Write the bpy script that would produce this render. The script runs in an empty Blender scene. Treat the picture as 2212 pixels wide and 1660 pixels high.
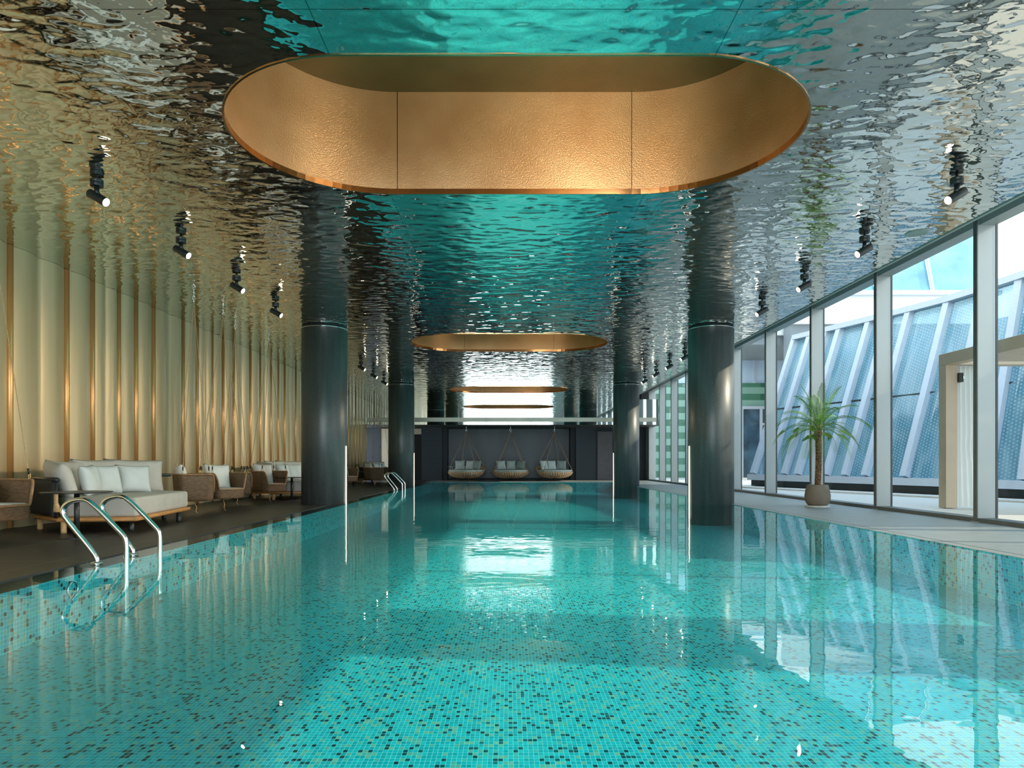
import bpy, bmesh, math, random
from mathutils import Vector, Matrix
random.seed(7)
PI = math.pi
scn = bpy.context.scene
COL = scn.collection

# ------------------------------------------------------------ camera
cam_d = bpy.data.cameras.new('camera')
cam = bpy.data.objects.new('camera', cam_d); COL.objects.link(cam)
cam.location = (0, 0, 0.78)
cam.rotation_euler = (PI/2, 0, 0)
cam_d.sensor_width = 36.0
cam_d.lens = 24.0
cam_d.shift_x = 0.0036
cam_d.shift_y = 0.0769
cam_d.clip_start = 0.05; cam_d.clip_end = 500
scn.camera = cam

# ------------------------------------------------------------ light and exposure
scn.view_settings.view_transform = 'Standard'
scn.view_settings.look = 'None'
scn.view_settings.gamma = 1.0
scn.view_settings.exposure = 1.75
scn.cycles.max_bounces = 14
scn.cycles.glossy_bounces = 8
scn.cycles.diffuse_bounces = 5
scn.cycles.transmission_bounces = 10
scn.cycles.transparent_max_bounces = 24
scn.cycles.sample_clamp_indirect = 6.0
scn.cycles.caustics_reflective = True
scn.cycles.blur_glossy = 0.6
scn.cycles.use_denoising = True

W = bpy.data.worlds.new('sky'); scn.world = W; W.use_nodes = True
nt = W.node_tree; nt.nodes.clear()
wo = nt.nodes.new('ShaderNodeOutputWorld'); bg = nt.nodes.new('ShaderNodeBackground')
tc = nt.nodes.new('ShaderNodeTexCoord'); sx = nt.nodes.new('ShaderNodeSeparateXYZ')
cr = nt.nodes.new('ShaderNodeValToRGB')
nt.links.new(tc.outputs['Generated'], sx.inputs[0]); nt.links.new(sx.outputs['Z'], cr.inputs[0])
cr.color_ramp.elements[0].position = 0.0; cr.color_ramp.elements[0].color = (0.80, 0.88, 0.93, 1)
cr.color_ramp.elements[1].position = 0.75; cr.color_ramp.elements[1].color = (0.50, 0.70, 0.90, 1)
e = cr.color_ramp.elements.new(0.3); e.color = (0.86, 0.91, 0.92, 1)
nt.links.new(cr.outputs[0], bg.inputs[0]); bg.inputs[1].default_value = 0.95
nt.links.new(bg.outputs[0], wo.inputs[0])

sun_d = bpy.data.lights.new('sun', 'SUN'); sun = bpy.data.objects.new('sun', sun_d); COL.objects.link(sun)
to_sun = Vector((0.99, -0.13, 0.575))
sun.rotation_euler = to_sun.to_track_quat('Z', 'Y').to_euler()
sun.location = (20, 0, 14)
sun_d.energy = 1.45; sun_d.color = (1.0, 0.84, 0.62); sun_d.angle = math.radians(0.7)

# added fill lamp outside the rear window, boosting the daylight indoors
fill_d = bpy.data.lights.new('rear_fill_light', 'AREA'); fill = bpy.data.objects.new('rear_fill_light', fill_d)
COL.objects.link(fill); fill.location = (0.0, -9.6, 1.9); fill.rotation_euler = (PI/2, 0, 0)
fill_d.shape = 'RECTANGLE'; fill_d.size = 8.0; fill_d.size_y = 3.0
fill_d.energy = 140; fill_d.color = (0.93, 0.98, 1.0)

# ------------------------------------------------------------ tagging helpers
def tag(o, label=None, cat=None, group=None, kind=None):
    if label: o['label'] = label
    if cat: o['category'] = cat
    if group: o['group'] = group
    if kind: o['kind'] = kind
    return o
def empty(name, loc=(0, 0, 0), rz=0.0, parent=None):
    o = bpy.data.objects.new(name, None); COL.objects.link(o)
    o.location = loc; o.rotation_euler = (0, 0, rz); o.empty_display_size = 0.1
    if parent: o.parent = parent
    return o
def copy_tree(o, parent=None):
    c = o.copy(); COL.objects.link(c); c.parent = parent
    for ch in list(o.children): copy_tree(ch, c)
    return c

# ------------------------------------------------------------ mesh builder
class MB:
    def __init__(s): s.v = []; s.f = []; s.uv = None
    def add(s, vs, fs, M=None):
        n = len(s.v)
        for p in vs:
            p = Vector(p)
            s.v.append(M @ p if M is not None else p)
        s.f += [tuple(i + n for i in f) for f in fs]
        return s
    def box(s, x0, x1, y0, y1, z0, z1, M=None):
        return s.add([(x0,y0,z0),(x1,y0,z0),(x1,y1,z0),(x0,y1,z0),(x0,y0,z1),(x1,y0,z1),(x1,y1,z1),(x0,y1,z1)],
                     [(0,3,2,1),(4,5,6,7),(0,1,5,4),(1,2,6,5),(2,3,7,6),(3,0,4,7)], M)
    def tube(s, pts, r, n=10, closed=False, cap=True):
        P = [Vector(p) for p in pts]; m = len(P)
        rr = r if isinstance(r, (list, tuple)) else [r]*m
        T = []
        for i in range(m):
            a = P[(i-1) % m] if (closed or i > 0) else P[i]
            b = P[(i+1) % m] if (closed or i < m-1) else P[i]
            T.append((b-a).normalized())
        up = Vector((0,0,1)) if abs(T[0].z) < 0.9 else Vector((1,0,0))
        N = (up - T[0]*up.dot(T[0])).normalized()
        base = len(s.v)
        for i in range(m):
            N = (N - T[i]*N.dot(T[i]))
            if N.length < 1e-6: N = T[i].orthogonal()
            N.normalize(); B = T[i].cross(N)
            for k in range(n):
                a = 2*PI*k/n
                s.v.append(P[i] + (N*math.cos(a) + B*math.sin(a))*rr[i])
        lim = m if closed else m-1
        for i in range(lim):
            j = (i+1) % m
            for k in range(n):
                l = (k+1) % n
                s.f.append((base+i*n+k, base+i*n+l, base+j*n+l, base+j*n+k))
        if cap and not closed:
            s.f.append(tuple(base+k for k in range(n))[::-1])
            s.f.append(tuple(base+(m-1)*n+k for k in range(n)))
        return s
    def lathe(s, prof, n=32, c=(0,0,0), M=None, capb=True, capt=True):
        base = len(s.v); c = Vector(c)
        for r, z in prof:
            for k in range(n):
                a = 2*PI*k/n
                p = Vector((c.x+r*math.cos(a), c.y+r*math.sin(a), c.z+z))
                s.v.append(M @ p if M is not None else p)
        for i in range(len(prof)-1):
            for k in range(n):
                l = (k+1) % n
                s.f.append((base+i*n+k, base+i*n+l, base+(i+1)*n+l, base+(i+1)*n+k))
        if capb: s.f.append(tuple(base+k for k in range(n))[::-1])
        if capt: s.f.append(tuple(base+(len(prof)-1)*n+k for k in range(n)))
        return s
    def prism(s, poly, z0, z1, M=None):
        n = len(poly)
        vs = [(x,y,z0) for x,y in poly] + [(x,y,z1) for x,y in poly]
        fs = [tuple(range(n))[::-1], tuple(range(n, 2*n))]
        fs += [(i, (i+1) % n, n+(i+1) % n, n+i) for i in range(n)]
        return s.add(vs, fs, M)
    def build(s, name, mat, parent=None, smooth=False, bevel=0, seg=2, solid=0, subsurf=0):
        me = bpy.data.meshes.new(name)
        me.from_pydata([tuple(v) for v in s.v], [], s.f); me.update()
        bm = bmesh.new(); bm.from_mesh(me)
        bmesh.ops.recalc_face_normals(bm, faces=bm.faces); bm.to_mesh(me); bm.free()
        o = bpy.data.objects.new(name, me); COL.objects.link(o)
        me.materials.append(mat)
        if parent: o.parent = parent
        if smooth:
            for p in me.polygons: p.use_smooth = True
        if solid:
            m = o.modifiers.new('solid', 'SOLIDIFY'); m.thickness = solid
        if bevel:
            m = o.modifiers.new('bevel', 'BEVEL'); m.width = bevel; m.segments = seg; m.limit_method = 'ANGLE'
            m.harden_normals = False
            for p in me.polygons: p.use_smooth = seg > 1 or smooth
        if subsurf:
            m = o.modifiers.new('sub', 'SUBSURF'); m.levels = subsurf; m.render_levels = subsurf
        return o
def boxo(name, x0, x1, y0, y1, z0, z1, mat, parent=None, bevel=0, seg=1):
    return MB().box(x0,x1,y0,y1,z0,z1).build(name, mat, parent, bevel=bevel, seg=seg)

# ------------------------------------------------------------ materials
class NT:
    def __init__(s, name):
        s.m = bpy.data.materials.new(name); s.m.use_nodes = True; s.t = s.m.node_tree
        s.b = s.t.nodes['Principled BSDF']; s.out = s.t.nodes['Material Output']
    def n(s, typ, **kw):
        nd = s.t.nodes.new(typ)
        for k, v in kw.items(): setattr(nd, k, v)
        return nd
    def l(s, a, b): s.t.links.new(a, b)
    def math(s, op, a, b=None, c=None):
        nd = s.n('ShaderNodeMath', operation=op)
        for i, x in enumerate((a, b, c)):
            if x is None: continue
            if isinstance(x, (int, float)): nd.inputs[i].default_value = x
            else: s.l(x, nd.inputs[i])
        return nd.outputs[0]
    def pos(s, scale=(1,1,1), kind='Object'):
        t = s.n('ShaderNodeTexCoord'); mp = s.n('ShaderNodeMapping'); mp.inputs['Scale'].default_value = scale
        s.l(t.outputs[kind], mp.inputs[0]); return mp.outputs[0]
    def noise(s, vec, scale, detail=2, rough=0.5, dist=0.0):
        nd = s.n('ShaderNodeTexNoise'); nd.inputs['Scale'].default_value = scale
        nd.inputs['Detail'].default_value = detail; nd.inputs['Roughness'].default_value = rough
        nd.inputs['Distortion'].default_value = dist
        if vec is not None: s.l(vec, nd.inputs['Vector'])
        return nd.outputs['Fac']
    def ramp(s, fac, stops):
        r = s.n('ShaderNodeValToRGB'); el = r.color_ramp.elements
        el[0].position, el[0].color = stops[0][0], (*stops[0][1], 1)
        el[1].position, el[1].color = stops[-1][0], (*stops[-1][1], 1)
        for p, c in stops[1:-1]:
            x = el.new(p); x.color = (*c, 1)
        s.l(fac, r.inputs[0]); return r.outputs[0]
    def mix(s, fac, a, b):
        m = s.n('ShaderNodeMix', data_type='RGBA')
        if isinstance(fac, (int, float)): m.inputs[0].default_value = fac
        else: s.l(fac, m.inputs[0])
        for x, i in ((a, 6), (b, 7)):
            if isinstance(x, tuple): m.inputs[i].default_value = (*x, 1)
            else: s.l(x, m.inputs[i])
        return m.outputs[2]
    def bump(s, h, strength=0.3, dist=0.01, to=None):
        b = s.n('ShaderNodeBump'); b.inputs['Strength'].default_value = strength
        b.inputs['Distance'].default_value = dist; s.l(h, b.inputs['Height'])
        s.l(b.outputs[0], (to or s.b).inputs['Normal']); return b.outputs[0]
    def schlick(s, f0, fmax=1.0, power=5.0):
        g = s.n('ShaderNodeNewGeometry'); d = s.n('ShaderNodeVectorMath', operation='DOT_PRODUCT')
        s.l(g.outputs['Normal'], d.inputs[0]); s.l(g.outputs['Incoming'], d.inputs[1])
        c = s.math('SUBTRACT', 1.0, s.math('ABSOLUTE', d.outputs['Value']))
        return s.math('ADD', f0, s.math('MULTIPLY', s.math('POWER', c, power), fmax-f0))
    def set(s, col=None, rough=None, metal=None, **kw):
        if isinstance(col, tuple): s.b.inputs['Base Color'].default_value = (*col, 1)
        elif col is not None: s.l(col, s.b.inputs['Base Color'])
        if rough is not None: s.b.inputs['Roughness'].default_value = rough
        if metal is not None: s.b.inputs['Metallic'].default_value = metal
        for k, v in kw.items(): s.b.inputs[k.replace('_', ' ')].default_value = v
        return s

def simple(name, col, rough=0.5, metal=0.0, var=0.12, vs=8.0, bump=0.0, bs=60.0, scale=(1,1,1)):
    t = NT(name)
    f = t.noise(t.pos(scale), vs, 3)
    lo = tuple(c*(1-var) for c in col); hi = tuple(min(1, c*(1+var)) for c in col)
    t.set(t.ramp(f, [(0.3, lo), (0.7, hi)]), rough, metal)
    if bump: t.bump(t.noise(t.pos(scale), bs, 2), bump, 0.002)
    return t.m

M = {}
M['chrome'] = simple('polished_steel', (0.82,0.84,0.83), 0.10, 1.0, 0.03)
M['black_metal'] = simple('dark_painted_metal', (0.022,0.028,0.030), 0.38, 0.2, 0.2)
M['teak'] = simple('teak', (0.58,0.29,0.10), 0.38, 0.0, 0.22, 6, 0.1, 40, (1,1,6))
M['cane'] = simple('pale_wrapped_cane', (0.66,0.44,0.20), 0.5, 0.0, 0.2, 20, 0.3, 80, (1,1,4))
M['rope'] = simple('tan_rope', (0.50,0.34,0.19), 0.7, 0.0, 0.2, 60)
M['rim'] = simple('rattan_rim', (0.32,0.18,0.085), 0.45, 0.0, 0.25, 30, 0.2, 90)
M['dark_rope'] = None
M['fabric'] = simple('warm_grey_fabric', (0.52,0.51,0.47), 0.9, 0.0, 0.06, 5, 0.25, 400)
M['pillow'] = simple('pale_grey_pillow_fabric', (0.60,0.66,0.67), 0.9, 0.0, 0.05, 5, 0.25, 400)
M['white_fabric'] = simple('off_white_fabric', (0.80,0.80,0.77), 0.9, 0.0, 0.04, 5, 0.25, 400)
M['sage'] = simple('sage_grey_fabric', (0.32,0.39,0.37), 0.9, 0.0, 0.06, 5, 0.2, 400)
M['sage_light'] = simple('pale_sage_fabric', (0.62,0.70,0.67), 0.9, 0.0, 0.06, 5, 0.2, 400)
M['slat'] = simple('warm_slats', (0.84,0.54,0.32), 0.5, 0.0, 0.15, 10)
M['frame'] = simple('satin_aluminium', (0.34,0.375,0.375), 0.40, 0.25, 0.03, 2)
M['gasket'] = simple('dark_gasket', (0.03,0.04,0.042), 0.4)
M['sill'] = simple('grey_sill', (0.10,0.115,0.115), 0.45)
M['white_post'] = simple('white_painted_steel', (0.50,0.55,0.62), 0.35, 0.0, 0.03)
M['render'] = simple('white_render', (0.84,0.85,0.84), 0.8, 0.0, 0.03, 1)
M['grey_soffit'] = simple('grey_soffit', (0.20,0.23,0.25), 0.7, 0.0, 0.05, 1)
M['recess'] = simple('dark_recess', (0.012,0.022,0.026), 0.6)
M['pergola'] = simple('beige_pergola_paint', (0.50,0.40,0.29), 0.5, 0.0, 0.05, 3)
M['navy'] = simple('dark_blue_plaster', (0.020,0.031,0.043), 0.55, 0.0, 0.25, 0.9, 0.1, 20, (1,1,0.35))
M['navy2'] = simple('blue_grey_plaster', (0.040,0.068,0.088), 0.42, 0.0, 0.30, 1.1, 0.1, 20, (1,1,0.3))
M['doorm'] = simple('mauve_grey_door', (0.115,0.105,0.115), 0.5)
M['black'] = simple('black_void_wall', (0.006,0.006,0.008), 0.6)
M['concrete'] = simple('beige_pot', (0.20,0.16,0.12), 0.75, 0.0, 0.10, 6, 0.1, 60)
M['saucer'] = simple('white_saucer', (0.70,0.70,0.66), 0.5)
M['trim'] = simple('bronze_trim', (0.62,0.36,0.18), 0.18, 1.0, 0.05)
M['mirror'] = simple('polished_mirror_panel', (0.60,0.66,0.64), 0.02, 1.0, 0.01, 1)
M['grille'] = simple('pale_linear_grille', (0.56,0.56,0.48), 0.4, 0.2, 0.06, 3)
M['beige_panel'] = simple('beige_lacquer_panel', (0.45,0.40,0.30), 0.4, 0.2, 0.05)
M['slab'] = simple('roof_slab_concrete', (0.25,0.25,0.25), 0.9)
M['soffit'] = simple('dark_soffit', (0.06,0.06,0.055), 0.5)
M['speaker'] = simple('grey_speaker_mesh', (0.30,0.36,0.35), 0.6)

def emis(name, col, st):
    t = NT(name); t.set((0.8,0.8,0.8), 0.5)
    t.b.inputs['Emission Color'].default_value = (*col, 1); t.b.inputs['Emission Strength'].default_value = st
    return t.m
M['lens'] = emis('lamp_lens', (1.0,0.80,0.55), 9)
M['led'] = emis('warm_led_strip', (1.0,0.84,0.66), 1.0)
M['green_led'] = emis('green_indicator', (0.3,0.9,0.6), 1.0)

# hammered mirror ceiling
t = NT('hammered_mirror_steel')
p = t.pos(); sxyz = t.n('ShaderNodeSeparateXYZ'); t.l(p, sxyz.inputs[0])
def seam(coord, period, off, w):
    a = t.math('DIVIDE', t.math('SUBTRACT', coord, off), period)
    fr = t.math('FRACT', t.math('ADD', a, 100.5))
    d = t.math('ABSOLUTE', t.math('SUBTRACT', fr, 0.5))
    return t.math('LESS_THAN', d, w/period/2)
sm = t.math('MAXIMUM', seam(sxyz.outputs['Y'], 1.568, 0.776, 0.007), seam(sxyz.outputs['X'], 2.46, -1.14, 0.006))
mp = t.pos((0.62, 1.0, 1.0))
n1 = t.noise(mp, 5.2, 1.0, 0.4, 0.6); n2 = t.noise(t.pos((0.8,1,1)), 15, 1.0, 0.4, 0.3)
vo = t.n('ShaderNodeTexVoronoi'); vo.feature = 'SMOOTH_F1'; vo.inputs['Scale'].default_value = 7.5
vo.inputs['Smoothness'].default_value = 0.7; t.l(mp, vo.inputs['Vector'])
dim = t.math('SMOOTH_MIN', vo.outputs['Distance'], 0.42, 0.15)
h = t.math('ADD', t.math('MULTIPLY', n1, 1.0), t.math('MULTIPLY', n2, 0.16))
h = t.math('ADD', h, t.math('MULTIPLY', dim, 0.8))
t.set(t.mix(sm, (0.72,0.74,0.70), (0.24,0.26,0.25)), 0.025, 1.0)
t.bump(h, 1.0, 0.0145)
M['ceiling'] = t.m

# bronze textured metal
def bronze(name, c1, c2, r):
    t = NT(name); q = t.pos()
    f = t.noise(q, 2.0, 2)
    t.set(t.ramp(f, [(0.3, c1), (0.7, c2)]), r, 0.55)
    t.bump(t.noise(q, 90, 1), 0.6, 0.005)
    return t.m
M['bronze'] = bronze('textured_bronze', (0.66,0.39,0.19), (0.80,0.52,0.28), 0.38)
M['bronze_top'] = bronze('bronze_cap_reflection_tint', (0.17,0.12,0.05), (0.21,0.15,0.065), 0.45)  # dark olive puts the teal pool reflection into the cap's colour
M['bronze_far'] = bronze('copper_lining', (0.60,0.32,0.14), (0.70,0.40,0.19), 0.36)

# stone
def stone(name, c1, c2, rough, bx=1.2, by=0.6, joint=(0.2,0.2,0.2), off=0.0, mortar=0.0025):
    t = NT(name); q = t.pos()
    b = t.n('ShaderNodeTexBrick'); b.offset = off; b.inputs['Scale'].default_value = 1
    b.inputs['Brick Width'].default_value = bx; b.inputs['Row Height'].default_value = by
    b.inputs['Mortar Size'].default_value = mortar; b.inputs['Mortar Smooth'].default_value = 0.1
    t.l(q, b.inputs['Vector'])
    n = t.noise(t.pos((1,3,1)), 3, 5, 0.6); n2 = t.noise(q, 40, 3)
    col = t.ramp(n, [(0.3, c1), (0.7, c2)])
    t.set(t.mix(b.outputs['Fac'], col, joint), rough, 0.0)
    t.bump(n2, 0.15, 0.002)
    return t.m
M['dark_deck'] = stone('dark_slate_deck', (0.026,0.028,0.028), (0.042,0.044,0.043), 0.42, 0.9, 1.35, (0.17,0.16,0.14), 0.0, 0.005)
M['grey_deck'] = stone('grey_stone_deck', (0.20,0.225,0.22), (0.27,0.30,0.29), 0.45, 1.2, 1.35, (0.16,0.18,0.18))
M['terrace'] = stone('pale_terrace_paving', (0.55,0.52,0.47), (0.62,0.58,0.53), 0.7, 1.2, 1.2, (0.35,0.34,0.32))
M['coping'] = simple('submerged_black_stone', (0.022,0.02,0.018), 0.3)

t = NT('dark_polished_pillar_plaster')
f = t.noise(t.pos((3,3,0.25)), 2.2, 4, 0.6); g = t.noise(t.pos(), 90, 2)
col = t.ramp(f, [(0.3, (0.050,0.060,0.062)), (0.7, (0.105,0.118,0.116))])
t.set(t.mix(t.math('MULTIPLY', t.math('GREATER_THAN', g, 0.64), 0.5), col, (0.20,0.21,0.20)), 0.40, 0.1)
M['pillar'] = t.m

# pool mosaic
def mosaic(name, sx_, sy_, vertical=False):
    t = NT(name); q = t.pos(); s3 = t.n('ShaderNodeSeparateXYZ'); t.l(q, s3.inputs[0])
    if vertical: a, b_ = t.math('ADD', s3.outputs['X'], s3.outputs['Y']), s3.outputs['Z']
    else: a, b_ = s3.outputs['X'], s3.outputs['Y']
    u = t.math('DIVIDE', a, sx_); v = t.math('DIVIDE', b_, sy_)
    fu, fv = t.math('FLOOR', u), t.math('FLOOR', v)
    cx = t.n('ShaderNodeCombineXYZ'); t.l(fu, cx.inputs[0]); t.l(fv, cx.inputs[1])
    wn = t.n('ShaderNodeTexWhiteNoise'); wn.noise_dimensions = '3D'; t.l(cx.outputs[0], wn.inputs['Vector'])
    r = t.ramp(wn.outputs['Value'], [(0.0,(0.0,0.035,0.06)),(0.13,(0.0,0.10,0.13)),(0.14,(0.0,0.38,0.50)),(0.5,(0.0,0.48,0.61)),(0.84,(0.008,0.56,0.66)),(0.9,(0.14,0.44,0.38)),(1.0,(0.26,0.52,0.42))])
    ru = t.math('FRACT', u); rv = t.math('FRACT', v)
    gu = t.math('GREATER_THAN', t.math('ABSOLUTE', t.math('SUBTRACT', ru, 0.5)), 0.452)
    gv = t.math('GREATER_THAN', t.math('ABSOLUTE', t.math('SUBTRACT', rv, 0.5)), 0.455)
    g = t.math('MAXIMUM', gu, gv)
    t.set(t.mix(g, r, (0.32,0.78,0.76)), 0.3, 0.0)
    return t.m
M['mosaic'] = mosaic('turquoise_mosaic_floor', 0.0205, 0.0275)
M['mosaic_wall'] = mosaic('turquoise_mosaic_wall', 0.028, 0.028, True)

# water: clear surface, fresnel mirror + tinted transparency
t = NT('pool_water'); t.t.nodes.remove(t.b)
gl = t.n('ShaderNodeBsdfGlossy'); gl.inputs['Roughness'].default_value = 0.0; gl.inputs['Color'].default_value = (1,1,1,1)
tr = t.n('ShaderNodeBsdfTransparent'); tr.inputs['Color'].default_value = (0.66,0.95,0.97,1)
fr = t.schlick(0.022, 0.78)
ms = t.n('ShaderNodeMixShader')
wq = t.pos((0.6,1.0,1.0)); wn1 = t.noise(wq, 5.0, 2, 0.5, 0.3); wn2 = t.noise(t.pos((1.0,0.8,1)), 1.2, 1)
hh = t.math('ADD', t.math('MULTIPLY', wn1, 0.25), t.math('MULTIPLY', wn2, 0.5))
bp = t.n('ShaderNodeBump'); bp.inputs['Strength'].default_value = 1.0; bp.inputs['Distance'].default_value = 0.0045
t.l(hh, bp.inputs['Height']); t.l(bp.outputs[0], gl.inputs['Normal'])
t.l(fr, ms.inputs[0]); t.l(tr.outputs[0], ms.inputs[1]); t.l(gl.outputs[0], ms.inputs[2]); t.l(ms.outputs[0], t.out.inputs[0])
M['water'] = t.m

def glassy(name, tint, f0=0.04, fmax=0.25):
    t = NT(name); t.t.nodes.remove(t.b)
    gl = t.n('ShaderNodeBsdfGlossy'); gl.inputs['Roughness'].default_value = 0.0
    tr = t.n('ShaderNodeBsdfTransparent'); tr.inputs['Color'].default_value = (*tint, 1)
    fr = t.schlick(f0, fmax)
    ms = t.n('ShaderNodeMixShader')
    t.l(fr, ms.inputs[0]); t.l(tr.outputs[0], ms.inputs[1]); t.l(gl.outputs[0], ms.inputs[2])
    t.l(ms.outputs[0], t.out.inputs[0]); return t.m
M['glass'] = glassy('window_glass', (0.93,0.975,0.98), 0.03, 0.22)

# fritted blue facade glass
t = NT('blue_fritted_glass')
q = t.pos(kind='UV'); s3 = t.n('ShaderNodeSeparateXYZ'); t.l(q, s3.inputs[0])
u = t.math('DIVIDE', s3.outputs['X'], 0.085); v = t.math('DIVIDE', s3.outputs['Y'], 0.085)
v2 = t.math('ADD', v, t.math('MULTIPLY', t.math('MODULO', t.math('FLOOR', u), 2.0), 0.5))
du = t.math('SUBTRACT', t.math('FRACT', u), 0.5); dv = t.math('SUBTRACT', t.math('FRACT', v2), 0.5)
rr = t.math('SQRT', t.math('ADD', t.math('MULTIPLY', du, du), t.math('MULTIPLY', dv, dv)))
dot = t.math('LESS_THAN', rr, 0.30)
nz = t.noise(t.pos((1.0,0.22,1), 'UV'), 2.2, 3, 0.55, 0.8)
body = t.ramp(nz, [(0.25,(0.06,0.19,0.25)),(0.5,(0.13,0.31,0.39)),(0.75,(0.33,0.50,0.56))])  # uneven blue tone paints curtain reflections into the glass colour
t.set(t.mix(t.math('MULTIPLY', dot, 0.55), body, (0.50,0.63,0.69)), 0.10, 0.0)
t.b.inputs['Specular IOR Level'].default_value = 0.8
tr = t.n('ShaderNodeBsdfTransparent'); tr.inputs['Color'].default_value = (0.55,0.75,0.85,1)
ms = t.n('ShaderNodeMixShader'); ms.inputs[0].default_value = 0.72
t.l(tr.outputs[0], ms.inputs[1]); t.l(t.b.outputs[0], ms.inputs[2]); t.l(ms.outputs[0], t.out.inputs[0])
M['frit'] = t.m
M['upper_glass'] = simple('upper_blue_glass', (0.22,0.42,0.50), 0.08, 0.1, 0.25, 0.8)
M['pale_glass'] = simple('pale_sky_glass', (0.55,0.68,0.82), 0.10, 0.0, 0.10, 0.7)
M['dark_glass'] = simple('dark_door_glass', (0.05,0.10,0.15), 0.08, 0.0, 0.5, 1.3)

t = NT('green_striped_cladding')
q = t.pos(); s3 = t.n('ShaderNodeSeparateXYZ'); t.l(q, s3.inputs[0])
fz = t.math('FRACT', t.math('DIVIDE', s3.outputs['Z'], 0.68)); st = t.math('GREATER_THAN', fz, 0.5)
wn = t.n('ShaderNodeTexWhiteNoise'); cx = t.n('ShaderNodeCombineXYZ')
t.l(t.math('FLOOR', t.math('DIVIDE', s3.outputs['X'], 3.4)), cx.inputs[0]); t.l(t.math('FLOOR', t.math('DIVIDE', s3.outputs['Z'], 0.34)), cx.inputs[2]); t.l(cx.outputs[0], wn.inputs['Vector'])
dk = t.ramp(wn.outputs['Value'], [(0.0,(0.035,0.13,0.08)),(1.0,(0.07,0.22,0.14))])
t.set(t.mix(st, dk, (0.24,0.42,0.34)), 0.3, 0.0); M['stripes'] = t.m

# left wall champagne lacquer and copper battens
t = NT('champagne_lacquer')
f = t.noise(t.pos((1.0,2.2,0.12)), 2.0, 3, 0.5)
t.set(t.ramp(f, [(0.3,(0.58,0.44,0.24)),(0.7,(0.72,0.57,0.34))]), 0.36, 0.25)
M['champagne'] = t.m
M['copper'] = simple('copper_batten', (0.72,0.38,0.14), 0.30, 0.5, 0.12, 2, 0, 0, (1,1,0.2))

def weave(name, c1, c2, mort, bw, rh):
    t = NT(name); q = t.pos(kind='UV')
    b = t.n('ShaderNodeTexBrick'); b.offset = 0.5; b.inputs['Scale'].default_value = 1
    b.inputs['Brick Width'].default_value = bw; b.inputs['Row Height'].default_value = rh
    b.inputs['Mortar Size'].default_value = rh*0.16; b.inputs['Mortar Smooth'].default_value = 0.6
    b.inputs['Color1'].default_value = (*c1,1); b.inputs['Color2'].default_value = (*c2,1); b.inputs['Mortar'].default_value = (*mort,1)
    t.l(q, b.inputs['Vector']); t.set(b.outputs['Color'], 0.5, 0.0)
    t.bump(t.math('SUBTRACT', 1.0, b.outputs['Fac']), 0.7, 0.004); return t.m
M['rattan'] = weave('woven_rattan', (0.27,0.165,0.085), (0.17,0.10,0.052), (0.03,0.017,0.010), 0.045, 0.011)
t = NT('charcoal_cord_wrap'); q = t.pos(kind='UV')
wv = t.n('ShaderNodeTexWave'); wv.wave_type = 'BANDS'; wv.bands_direction = 'X'; wv.inputs['Scale'].default_value = 22.0
wv.inputs['Distortion'].default_value = 0.6; t.l(q, wv.inputs['Vector'])
t.set(t.ramp(wv.outputs['Fac'], [(0.1,(0.012,0.017,0.020)),(0.6,(0.040,0.052,0.058))]), 0.7, 0.0); t.bump(wv.outputs['Fac'], 0.6, 0.006)
M['dark_rope'] = t.m
t = NT('palm_bark'); q = t.pos((1,1,1))
vo = t.n('ShaderNodeTexVoronoi'); vo.inputs['Scale'].default_value = 42; t.l(t.pos((1,1,0.8)), vo.inputs['Vector'])
t.set(t.ramp(vo.outputs['Distance'], [(0.1,(0.34,0.19,0.08)),(0.7,(0.08,0.04,0.02))]), 0.8, 0.0); t.bump(vo.outputs['Distance'], 0.8, 0.01)
M['bark'] = t.m
M['leaf'] = simple('palm_green', (0.16,0.32,0.06), 0.45, 0.0, 0.35, 3)
M['stalk'] = simple('palm_stalk_yellow_green', (0.28,0.28,0.08), 0.5, 0.0, 0.25, 6)
t = NT('sheer_white_curtain'); t.set((0.86,0.85,0.80), 0.9, 0.0)
tr = t.n('ShaderNodeBsdfTranslucent'); tr.inputs['Color'].default_value = (0.8,0.8,0.76,1)
ms = t.n('ShaderNodeMixShader'); ms.inputs[0].default_value = 0.35
t.l(t.b.outputs[0], ms.inputs[1]); t.l(tr.outputs[0], ms.inputs[2]); t.l(ms.outputs[0], t.out.inputs[0]); M['curtain'] = t.m

# ------------------------------------------------------------ dimensions
ZC = 3.38          # ceiling
XL = -5.9          # champagne wall
XR = 6.14          # window line
XE = 4.96          # ceiling edge above the right deck
PL, PR = -3.33, 4.20   # pool edges
PY0, PY1 = -4.0, 27.4
YM = 28.0          # mirror fascia
DF = 0.40          # pool floor depth
def st(o): o['kind'] = 'structure'; return o

# ------------------------------------------------------------ floor, pool
fl = empty('floor'); st(fl)
boxo('left_deck', -6.6, PL, -9, YM+4, -0.5, 0.0, M['dark_deck'], fl)
boxo('right_deck', PR, XR+0.25, -9, YM+4, -0.5, 0.0, M['grey_deck'], fl)
boxo('far_deck', PL, PR, PY1, YM+4, -0.5, 0.0, M['grey_deck'], fl)
boxo('near_deck', PL, PR, -9, PY0, -0.5, 0.0, M['grey_deck'], fl)
boxo('submerged_ledge', PL, -3.11, PY0, PY1, -0.45, -0.022, M['coping'], fl)
pool = empty('swimming_pool'); tag(pool, 'long turquoise mosaic swimming pool running the length of the hall', 'pool')
boxo('pool_floor', -3.11, PR, PY0, PY1, -DF-0.05, -DF, M['mosaic'], pool)
mb = MB(); mb.box(-3.11, -3.10, PY0, PY1, -DF, -0.022); mb.box(PR-0.01, PR, PY0, PY1, -DF, -0.004)
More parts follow.
